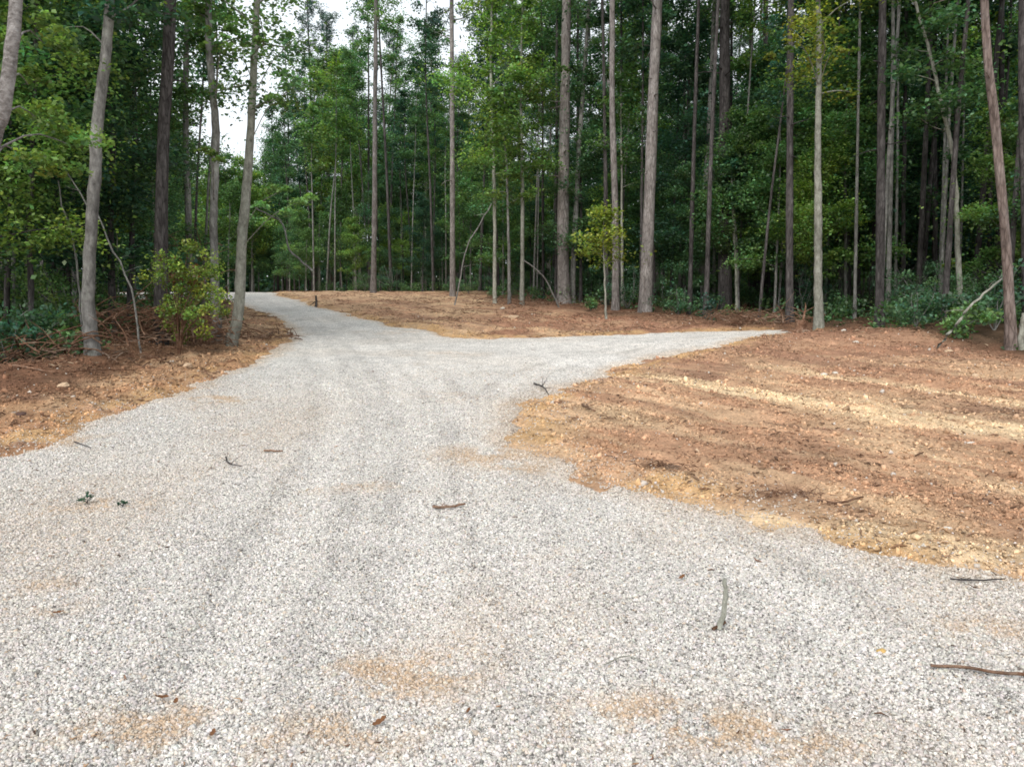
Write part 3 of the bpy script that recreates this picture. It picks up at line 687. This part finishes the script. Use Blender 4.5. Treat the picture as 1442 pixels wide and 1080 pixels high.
# ---------------------------------------------------------------- the woods behind: copies of a few kinds
protos = {}
def proto(key, name, label, cat, style, bark, leaf, H, r0, seed, group, **kw):
    lean = np.random.default_rng(seed).normal(0, .25, 4)
    path = [(0, 0, 0), (lean[0]*.4, lean[1]*.4, H*.33), (lean[0], lean[1], H*.66), (lean[2]+lean[0], lean[3]+lean[1], H)]
    protos[key] = tree(name, label, cat, path, r0, r0*.3, bark, leaf, style, seed, group=group, k=8, **kw)
G1 = 'tall pines deep in the woods'; L1 = 'tall slim pine standing deep in the woods behind the front trunks'
G2 = 'leafy young trees in the woods'; L2 = 'leafy green young tree filling the woods behind the front trunks'
G3 = 'thin saplings in the woods'; L3 = 'thin bare stemmed sapling in the shade of the woods'
for k in range(4):
    proto('p%d' % k, 'pine_tree', L1, 'pine tree', 'pine', ['pine', 'dark', 'dark', 'pine'][k], 'needle', [22, 25, 18, 20][k], [.13, .15, .10, .12][k], 200+k, G1, h0=[12, 12, 9.5, 10][k], limbs=20, spread=[2.6, 3.0, 2.4, 2.2][k], leafsize=.26, dens=1.15)
for k in range(6):
    proto('b%d' % k, 'hardwood_tree', L2, 'tree', 'broad', ['grey', 'dark', 'grey', 'pale', 'dark', 'grey'][k], ['green', 'deep', 'bright', 'green', 'deep', 'green'][k], [9, 11, 7.5, 13, 8, 15][k], [.06, .08, .05, .09, .06, .11][k], 220+k, G2,
          h0=[1.6, 1.8, 1.5, 4, 1.2, 6][k], limbs=[22, 26, 18, 26, 22, 28][k], spread=[2.5, 2.9, 2.2, 2.8, 2.6, 3.2][k], leafsize=.115, dens=1.15)
for k in range(3):
    proto('s%d' % k, 'sapling', L3, 'sapling', 'broad', ['pale', 'grey', 'dark'][k], ['green', 'bright', 'deep'][k], [8, 9.5, 11][k], [.032, .04, .05][k], 240+k, G3, h0=[4.5, 5, 6][k], limbs=10, spread=1.3, leafsize=.12, dens=.7)
G5 = 'thin straight bare stems at the wood edge'; L5 = 'thin straight bare stem standing just inside the wood edge'
for k in range(5):
    proto('q%d' % k, 'slender_tree', L5, 'tree', 'broad', ['grey', 'grey', 'dark', 'dark', 'grey'][k], ['green', 'bright', 'green', 'deep', 'bright'][k], [14, 16, 18, 15, 13][k], [.045, .06, .085, .07, .038][k], 270+k, G5, h0=[8, 9, 11, 8, 6.5][k], limbs=12, spread=1.6, leafsize=.12, dens=.8)
placed = []
def place(keys, n, dr, seed, mind, ok, sr=(.85, 1.2), edge=False):
    rg = np.random.default_rng(seed); cnt = 0; tries = 0
    while cnt < n and tries < n*60:
        tries += 1
        d = math.sqrt(rg.uniform(dr[0]**2, dr[1]**2)); x = rg.uniform(-1, 1)*(d*.82+6); y = d
        if edge: pxx = 325+1200*rg.random()**1.25; y = d = float(np.interp(pxx, FEX, EDGE)+rg.uniform(.6 if pxx < 1000 else 3.5, edge)); x = (pxx-721)/FPX*y
        px, py = proj(x, y, float(zb(x, y)))
        if not ok(x, y, px, py): continue
        if any((x-a)**2+(y-b)**2 < (mind+.02*d)**2 for a, b in placed): continue
        placed.append((x, y)); key = keys[rg.integers(0, len(keys))]; z = float(hmap(np.array([x]), np.array([y]))[0][0])
        s = rg.uniform(*sr)
        o = protos[key]
        if key in first: o = dup(o, (x, y, z), rg.uniform(0, 6.28), (s, s*rg.uniform(.92, 1.08)))
        else: first.add(key); o.location = (x, y, z); o.rotation_euler.z = rg.uniform(0, 6.28); o.scale = (s, s, s)
        cnt += 1
    print(keys[0], cnt)
first = set()
EDGE = np.array([at(min(max(a_, -300), 1750), b_)[1] for a_, b_ in zip(FEX, FEY)])
EDGE = np.minimum(EDGE, 45); EDGE[FEX == 322] = 22; EDGE[FEX == 330] = 48
print(dict(zip(FEX, EDGE.round(1))))
def in_woods(marg):
    def f(x, y, px, py):
        if float(sdf(np.array([x]), np.array([y]))[0]) > -1.5: return False
        if px < 318 and 40 < y < 51 and x > -34: return False
        return y > np.interp(px, FEX, EDGE)+marg*.25
    return f
def leftw(x, y, px, py): return px < 300 and not (238 < px and 19 < y < 31) and in_woods(6)(x, y, px, py)
def sky_gap(x, y, px, py):   # thinner stand toward the upper left, where the sky shows
    return in_woods(2)(x, y, px, py) and not (y < 120 and (235 < px < 318 or 415 < px < 450))
place(['q0', 'q1', 'q2', 'q3', 'q4', 'q3'], 76, (10, 60), 312, .25, in_woods(0), (.85, 1.15), 12.)
place(['b2', 'b4', 'b0', 'b2', 'b1'], 100, (10, 60), 313, .8, in_woods(6), (.5, .95), 14.)
place(['b0', 'b1', 'b2', 'b4', 'b0'], 36, (13, 42), 301, 1.3, leftw)
place(['b0', 'b2', 'b4', 'b1', 'b3', 'b5'], 62, (27, 52), 302, 1.7, lambda x, y, px, py: px > 300 and in_woods(12)(x, y, px, py))
place(['b3', 'b2', 'b4', 'b2'], 22, (16.5, 27), 307, 1.4, lambda x, y, px, py: px > 1000 and in_woods(9)(x, y, px, py), (.8, 1.05))
place(['b0', 'b2', 'b4', 'b1'], 32, (50, 76), 316, 1.3, lambda x, y, px, py: 225 < px < 400 and y > 51, (.9, 1.25))
place(['s0', 's1', 's2', 's0'], 34, (44, 62), 309, .5, lambda x, y, px, py: 325 < px < 640 and in_woods(1)(x, y, px, py), (1.1, 1.5))
place(['b0', 'b2', 'b3', 'b4', 'b5', 'b1'], 46, (44, 68), 310, .9, lambda x, y, px, py: 325 < px < 660 and in_woods(3)(x, y, px, py), (1.0, 1.5))
place(['p0', 'p1', 'p2', 'p3'], 22, (47, 75), 311, 1.2, lambda x, y, px, py: 325 < px < 650 and in_woods(3)(x, y, px, py))
place(['s0', 's1', 's2'], 95, (18, 50), 303, .7, in_woods(1.5))
place(['p0', 'p1', 'p2', 'p3'], 100, (28, 75), 304, 1.8, sky_gap)
place(['b5', 'b3', 'b1', 'b4', 'b5'], 60, (50, 85), 305, 2.2, in_woods(0), (1., 1.4))
place(['p0', 'p1', 'p3'], 60, (75, 115), 306, 2.5, in_woods(0), (.8, 1.1))

G4 = 'shrubs in the shade of the woods'; L4 = 'leafy dark shrub in the shade on the floor of the woods'
for k in range(3):
    protos['u%d' % k] = shrub('shrub', L4, np.zeros(3), [2.2, 3.0, 1.5][k], [.9, 1.1, .8][k], ['bright', 'green', 'green'][k], 260+k, 2200, ls=.08, stems=7, group=G4, low=.05)
place(['u1', 'u2', 'u1'], 45, (15, 60), 314, .3, in_woods(2), (.3, .7), 8.)
place(['u0', 'u1', 'u2'], 130, (15, 60), 308, .4, lambda x, y, px, py: in_woods(4 if px < 1000 else 16)(x, y, px, py), (.6, 1.1))
# far-off wood that reads as one mass
rg = np.random.default_rng(77); lv = Leaves(rg)
for k in range(2400):
    a = rg.uniform(-.95, .95); d = rg.uniform(88, 140); x, y = d*math.sin(a), d*math.cos(a); z = float(zb(x, y))
    lv.clump((x, y, z+rg.uniform(0, 1)**1.8*14), rg.uniform(1.5, 3.0), 75, .75, rg.uniform(.5, 1.2), .8)
link('far_woods', lv.mesh('far_woods', LEAF['deep'], tiltr=1.), kind='stuff', label='far-off dark green woods seen between the trunks', category='woods')
# undergrowth on the forest floor
rg = np.random.default_rng(78); lv = Leaves(rg); cnt = 0
while cnt < 1500:
    d = 12*(60/12)**rg.random(); x = rg.uniform(-1, 1)*(d*.8+4); px, py = proj(x, d, float(zb(x, d)))
    if not in_woods(0)(x, d, px, py): continue
    z = float(zb(x, d)); h = rg.uniform(.1, .9) if rg.random() < .6 else rg.uniform(.1, .3)
    lv.clump((x, d, z+h*.6), rg.uniform(.2, .55), 46, .10, rg.uniform(.4, 1.2), .8); cnt += 1
link('undergrowth', lv.mesh('undergrowth', LEAF['green'], tiltr=.9), kind='stuff', label='low green undergrowth covering the floor of the woods', category='undergrowth')
print('woods', time.time()-T0)

# ---------------------------------------------------------------- brush, stumps, sticks, rocks
def brush(name, label, base, w, h, n, seed, bark='root', Lr=.5, rr=(.005, .018)):
    rg = np.random.default_rng(seed); mb = MB()
    for k in range(n):
        a = rg.uniform(0, 6.3); el = rg.normal(.25, .35); L = rg.lognormal(math.log(Lr), .4)
        p = np.array([np.clip(rg.normal(0, .38), -.8, .8)*w, np.clip(rg.normal(0, .16), -.3, .3)*w, rg.uniform(0, h)*math.exp(-(rg.normal(0, .5))**2)])
        limb(mb, p-np.array([math.cos(a), math.sin(a), 0])*L*.4, a, el, L, rg.uniform(*rr), rg, .3, 6)
    return link(name, mb.mesh(name, BARK[bark]), loc=base, label=label, category='brush pile')
brush('brush_pile', 'tangled reddish brown roots heaped left of the bush', hz(205, 497), 1.7, .65, 330, 401)
brush('brush_pile', 'dark brown brush lying under the bush', hz(275, 490), 1.3, .4, 170, 402)
brush('brush_pile', 'heap of dead brown twigs left of the crooked grey trunk', hz(60, 520), 2.2, .5, 260, 403, 'root', .4)
brush('brush_pile', 'dry brown branches hanging behind the bush', hz(262, 470), 1.2, 2.1, 200, 404, Lr=.45)
brush('brush_pile', 'low brown roots before the curved grey tree', hz(360, 480), 1.3, .15, 60, 405, Lr=.3)
brush('brush_pile', 'twiggy litter heap at the end of the right gravel arm', hz(1060, 460), 1.9, .3, 190, 406, Lr=.4)
brush('brush_pile', 'dark twig heap on the bare soil right of the gravel', hz(935, 672), .3, .012, 80, 407, 'root', Lr=.09, rr=(.0015, .0045))
brush('brush_pile', 'dark twigs crushed into the soil by the pale tracks', hz(1110, 705), .36, .006, 120, 408, 'root', Lr=.08, rr=(.0015, .004))
brush('brush_pile', 'dry grass and twigs in the far middle of the wood edge', hz(745, 432), 2.5, .25, 90, 409, Lr=.5)
def stick(name, label, pts, r0, r1, bark, seed, cat='stick', k=8, forks=0, fl=.3, rough=.08, wob=.12):
    rg = np.random.default_rng(seed); base = np.array(pts[0], float); q, _ = resample(np.array(pts)-base, 12); q[1:-1] += rg.normal(0, r0*wob, (10, 3)); mb = MB(); mb.tube(q, np.linspace(r0, r1, 12), k, rough, rg)
    for f in range(forks): j = rg.integers(3, 10); limb(mb, q[j], rg.uniform(0, 6.3), rg.uniform(0, .8), fl*rg.uniform(.5, 1), r1*.8, rg, .1, 5)
    return link(name, mb.mesh(name, BARK[bark]), loc=base, label=label, category=cat)
def gp(px, py, up=0.):
    p = hz(px, py); z2 = float(road_h(np.array([p[0]]), np.array([p[1]]))[0][0]); p[2] = max(p[2]-.0, z2)+up+.01
    return p
a = gp(1012, 893); stick('stick', 'grey stub of branch standing upright in the near gravel', [a, a+[.018, 0, .06], a+[.026, 0, .14], a+[.022, -.0, .225]], .014, .009, 'pale', 501)
stick('broken_branch', 'dark knobbly base of the upright stub in the gravel', [a+[-.03, -.01, 0], a+[0, 0, .012], a+[.03, .0, .03]], .008, .006, 'root', 520, cat='twig')
stick('stick', 'short forked brown stick lying mid gravel', [gp(610, 718, .01), gp(632, 722, .015), gp(655, 719, .02)], .010, .007, 'root', 502, forks=4, fl=.09)
stick('stick', 'long thin brown stick on gravel at right photo edge', [gp(1310, 946, .01), gp(1360, 952, .012), gp(1400, 959, .012), gp(1460, 962, .015)], .006, .007, 'root', 503, forks=1, fl=.08)
stick('stick', 'thin dark twig where gravel meets soil at right', [gp(1338, 827, .01), gp(1370, 829, .01), gp(1415, 827, .015)], .005, .003, 'dark', 504, forks=2, fl=.15)
stick('stick', 'dark stick half pressed in the soil at right', [gp(1150, 718, .01), gp(1180, 720, .01), gp(1215, 717, .01)], .010, .006, 'root', 505)
stick('stick', 'tiny reddish twig on the gravel left of centre', [gp(372, 640, .01), gp(398, 642, .012)], .009, .006, 'root', 506)
stick('stick', 'long thin brown branch lying along the left soil bank', [gp(20, 541, .03), gp(80, 545, .03), gp(130, 537, .05), gp(190, 530, .04)], .012, .007, 'root', 507, forks=2)
stick('stick', 'pale root end sticking out of the brush at left', [hz(165, 490)+[0, 0, .3], hz(180, 490)+[0, 0, .42], hz(200, 490)+[0, 0, .32], hz(215, 490)+[0, 0, .1]], .02, .012, 'root', 508, forks=3)
stick('stick', 'slim dry grass stalk bent on the near gravel', [gp(850, 944, .006), gp(880, 940, .02), gp(905, 946, .006)], .003, .002, 'pale', 509)
stick('stick', 'two armed dark twig at the tip of the soil patch', [gp(820, 578, .01), gp(828, 585, .03), gp(838, 590, .01)], .014, .008, 'root', 510, forks=4, fl=.14)
stick('stick', 'small dark twig at the upper tip of the soil patch', [gp(752, 546, .01), gp(765, 551, .04), gp(772, 556, .0)], .012, .006, 'dark', 511, forks=5, fl=.22)
stick('stick', 'dark twig fragments on gravel near the left bank', [gp(318, 648, .01), gp(322, 658, .01), gp(340, 662, .01)], .006, .004, 'dark', 512, forks=4, fl=.14)
stick('stick', 'dark thin twig near the left gravel edge', [gp(105, 628, .01), gp(128, 638, .01)], .006, .004, 'dark', 513, forks=1, fl=.12)
a = hz(445, 432); stick('marker_stub', 'little dark stub standing beside the far gravel bend', [a, a+[.02, 0, .2], a+[0, 0, .42]], .05, .035, 'dark', 514, cat='stub', forks=1)
a = hz(1438, 505, 13.2); stick('post', 'whitish bare post at the right photo edge', [a, a+[0, 0, .3], a+[.02, 0, .62]], .055, .05, 'pale', 515, cat='post')
# stump with roots at the end of the right gravel arm
def stump(label, base, s, seed):
    rg = np.random.default_rng(seed); mb = MB()
    mb.tube([[0, 0, -.1], [0, 0, .05], [.02, 0, .2*s], [.03, 0, .32*s]], np.array([.22, .16, .11, .12])*s, 12, .16, rg)
    for k in range(9): limb(mb, [0, 0, .08*s], k*.7+rg.uniform(-.2, .2), rg.uniform(-.2, .3), rg.uniform(.35, .7)*s, .045*s, rg, .5, 6)
    limb(mb, [.05, 0, .25*s], .3, 1.3, .5*s, .04*s, rg, -.1, 5)
    root = link('tree_stump', None, loc=base, label=label, category='stump'); link('stump_wood', mb.mesh('stump_wood', BARK['root']), root)
stump('torn reddish stump with spread roots left of the pale grey green trunk', hz(1126, 470), .95, 601)
stump('uprooted root plate behind the yellow green bush', hz(232, 478), 1.1, 602)
def rock(label, base, s, seed, col, flat=.6):
    rg = np.random.default_rng(seed); bm = __import__('bmesh').new(); __import__('bmesh').ops.create_icosphere(bm, subdivisions=2, radius=1)
    for v in bm.verts:
        n = 1+.35*(vnoise(np.array([v.co.x*1.7+seed]), np.array([v.co.y*1.7+v.co.z*2.1]))[0]-.5)*2
        v.co = v.co*n*s; v.co.z *= flat; v.co.x *= 1.25
    me = bpy.data.meshes.new('rock'); bm.to_mesh(me); bm.free()
    c = me.attributes.new('Col', 'FLOAT_COLOR', 'POINT'); c.data.foreach_set('color', np.tile(np.array(list(col)+[1.], np.float32), len(me.vertices)))
    me.materials.append(M_stone); o = link('rock', me, loc=base+np.array([0, 0, s*.2]), label=label, category='rock'); o.rotation_euler = (0, 0, rg.uniform(0, 6))
TANR = (.55, .4, .27); WH = (.6, .55, .48)
for px, py, s, col, lab in [(724, 452, .13, TANR, 'largest pinkish rock on the far soil before the woods'), (708, 437, .08, WH, 'pale rock above the pinkish rock on far soil'), (470, 407, .2, TANR, 'tan rock at the far left end of the berm'),
    (455, 410, .18, WH, 'whitish rock beside the tan rock on the far berm'), (1160, 532, .05, WH, 'small white rock on the red soil at right'), (1176, 529, .04, WH, 'tiny white rock right of the small white rock'),
    (1188, 471, .05, WH, 'pale rock at the foot of the right woods'), (1372, 536, .05, TANR, 'tan rock on the soil near the right edge'), (1335, 500, .05, TANR, 'tan stone below the fallen pole'), (1332, 763, .022, WH, 'white pebble on the orange soil rim at right'),
    (1300, 782, .012, WH, 'tiny white pebble on the orange soil rim'), (1368, 632, .03, WH, 'pale stone beside the pale wheel tracks'), (265, 524, .07, TANR, 'tan rock on the left bank before the brush'), (90, 553, .07, TANR, 'tan rock on the left bank near the edge'),
    (310, 518, .06, (.4, .22, .12), 'orange rock on the left bank under the curved tree'), (1240, 918, .016, (.5, .33, .12), 'little ochre pebble on the near gravel at right'), (1365, 885, .02, WH, 'flat pale stone in gravel at right'), (1205, 487, .05, WH, 'pale stone on red soil below the dark trunks'),
    (30, 593, .045, (.1, .06, .05), 'dark clod on the left bank'), (240, 470, .1, (.2, .12, .09), 'brown clod beneath the root tangle')]:
    rock(lab, hz(px, py), s, int(px), col)
# little sprouts and leaves on the gravel
def sprout(label, base, H, n, seed, leaf, ls, name='sprout', cat='seedling'):
    rg = np.random.default_rng(seed); mb = MB(); lv = Leaves(rg)
    for k in range(n): pl = limb(mb, [0, 0, 0], rg.uniform(0, 6.3), rg.uniform(.7, 1.5), H*rg.uniform(.6, 1), .0035, rg, .2, 5); lv.clump(pl[3], H*.25, 7, ls, rg.uniform(.6, 1.3), .8); lv.clump(pl[4], H*.18, 5, ls, 1., .8)
    root = link(name, None, loc=base, label=label, category=cat); link('stem', mb.mesh('stem', BARK['dark']), root); link('foliage', lv.mesh('foliage', LEAF[leaf], tiltr=1.), root)
sprout('dark green sprout growing in the gravel at left', gp(123, 712), .075, 3, 701, 'deep', .028)
sprout('tiny dark sprout right of the larger sprout', gp(173, 715), .04, 3, 702, 'deep', .022)
def dry_leaf(label, base, s, seed, col=(.16, .075, .035)):
    rg = np.random.default_rng(seed); n = 9; t = np.linspace(-1, 1, n); V = []; F = []
    for i, a in enumerate(t):
        w = (1-a*a)**.6*.42*(1+.25*math.sin(i*2.3)); 
        for j in (-1, 0, 1): V.append((a*s, j*w*s, s*(.28*a*a+.3*abs(j)*w+rg.normal(0, .03))))
    for i in range(n-1):
        for j in range(2): F.append([i*3+j, i*3+j+1, (i+1)*3+j+1, (i+1)*3+j])
    o = link('fallen_leaf', new_mesh('fallen_leaf', V, F, M_chip, np.tile(np.array(col), (len(V), 1)), True), loc=base, label=label, category='leaf'); o.rotation_euler = (rg.normal(0, .3), rg.normal(0, .3), rg.uniform(0, 6))
for px, py, s, lab in [(535, 1028, .028, 'curled rust brown leaf on the bottom centre gravel'), (228, 998, .026, 'brown leaf on gravel at lower left'), (248, 1002, .02, 'small brown leaf beside the lower left leaf'), (300, 1045, .022, 'rusty leaf near the bottom left dusty patch'),
    (660, 1018, .024, 'brown leaf right of the curled rust leaf'), (82, 876, .026, 'dark leaf on gravel far left'), (960, 822, .022, 'faded leaf left of the upright stub'), (1370, 840, .03, 'tan leaf by the twig at the gravel edge'), (118, 770, .02, 'little brown leaf by the left sprout')]:
    dry_leaf(lab, gp(px, py, .012), s, int(px))

# ---------------------------------------------------------------- light
w = bpy.data.worlds.new('World'); sc.world = w; w.use_nodes = True; t = w.node_tree
for n in list(t.nodes): t.nodes.remove(n)
out = t.nodes.new('ShaderNodeOutputWorld'); bg = t.nodes.new('ShaderNodeBackground'); sky = t.nodes.new('ShaderNodeTexSky'); sky.sky_type = 'NISHITA'; sky.sun_disc = False
EL, AZ = R(43), R(200)      # behind the camera, to the left
sky.sun_elevation = EL; sky.sun_rotation = AZ; sky.air_density = 1.2; sky.dust_density = 3.5
hs = t.nodes.new('ShaderNodeHueSaturation'); hs.inputs['Saturation'].default_value = .35; t.links.new(sky.outputs[0], hs.inputs['Color'])
mx = mixc(t, hs.outputs[0], (11., 11.6, 12.2), .55)
t.links.new(mx, bg.inputs[0]); bg.inputs[1].default_value = .15; t.links.new(bg.outputs[0], out.inputs[0])
sd = bpy.data.lights.new('sun', 'SUN'); so = bpy.data.objects.new('sun', sd); COL.objects.link(so); sd.energy = 1.85; sd.angle = R(25); sd.color = (1, .95, .87)
dx, dy, dz = math.sin(AZ)*math.cos(EL), math.cos(AZ)*math.cos(EL), math.sin(EL)
from mathutils import Vector
so.rotation_euler = Vector((-dx, -dy, -dz)).to_track_quat('-Z', 'Y').to_euler(); so.location = (0, 0, 30)
print('done', time.time()-T0)
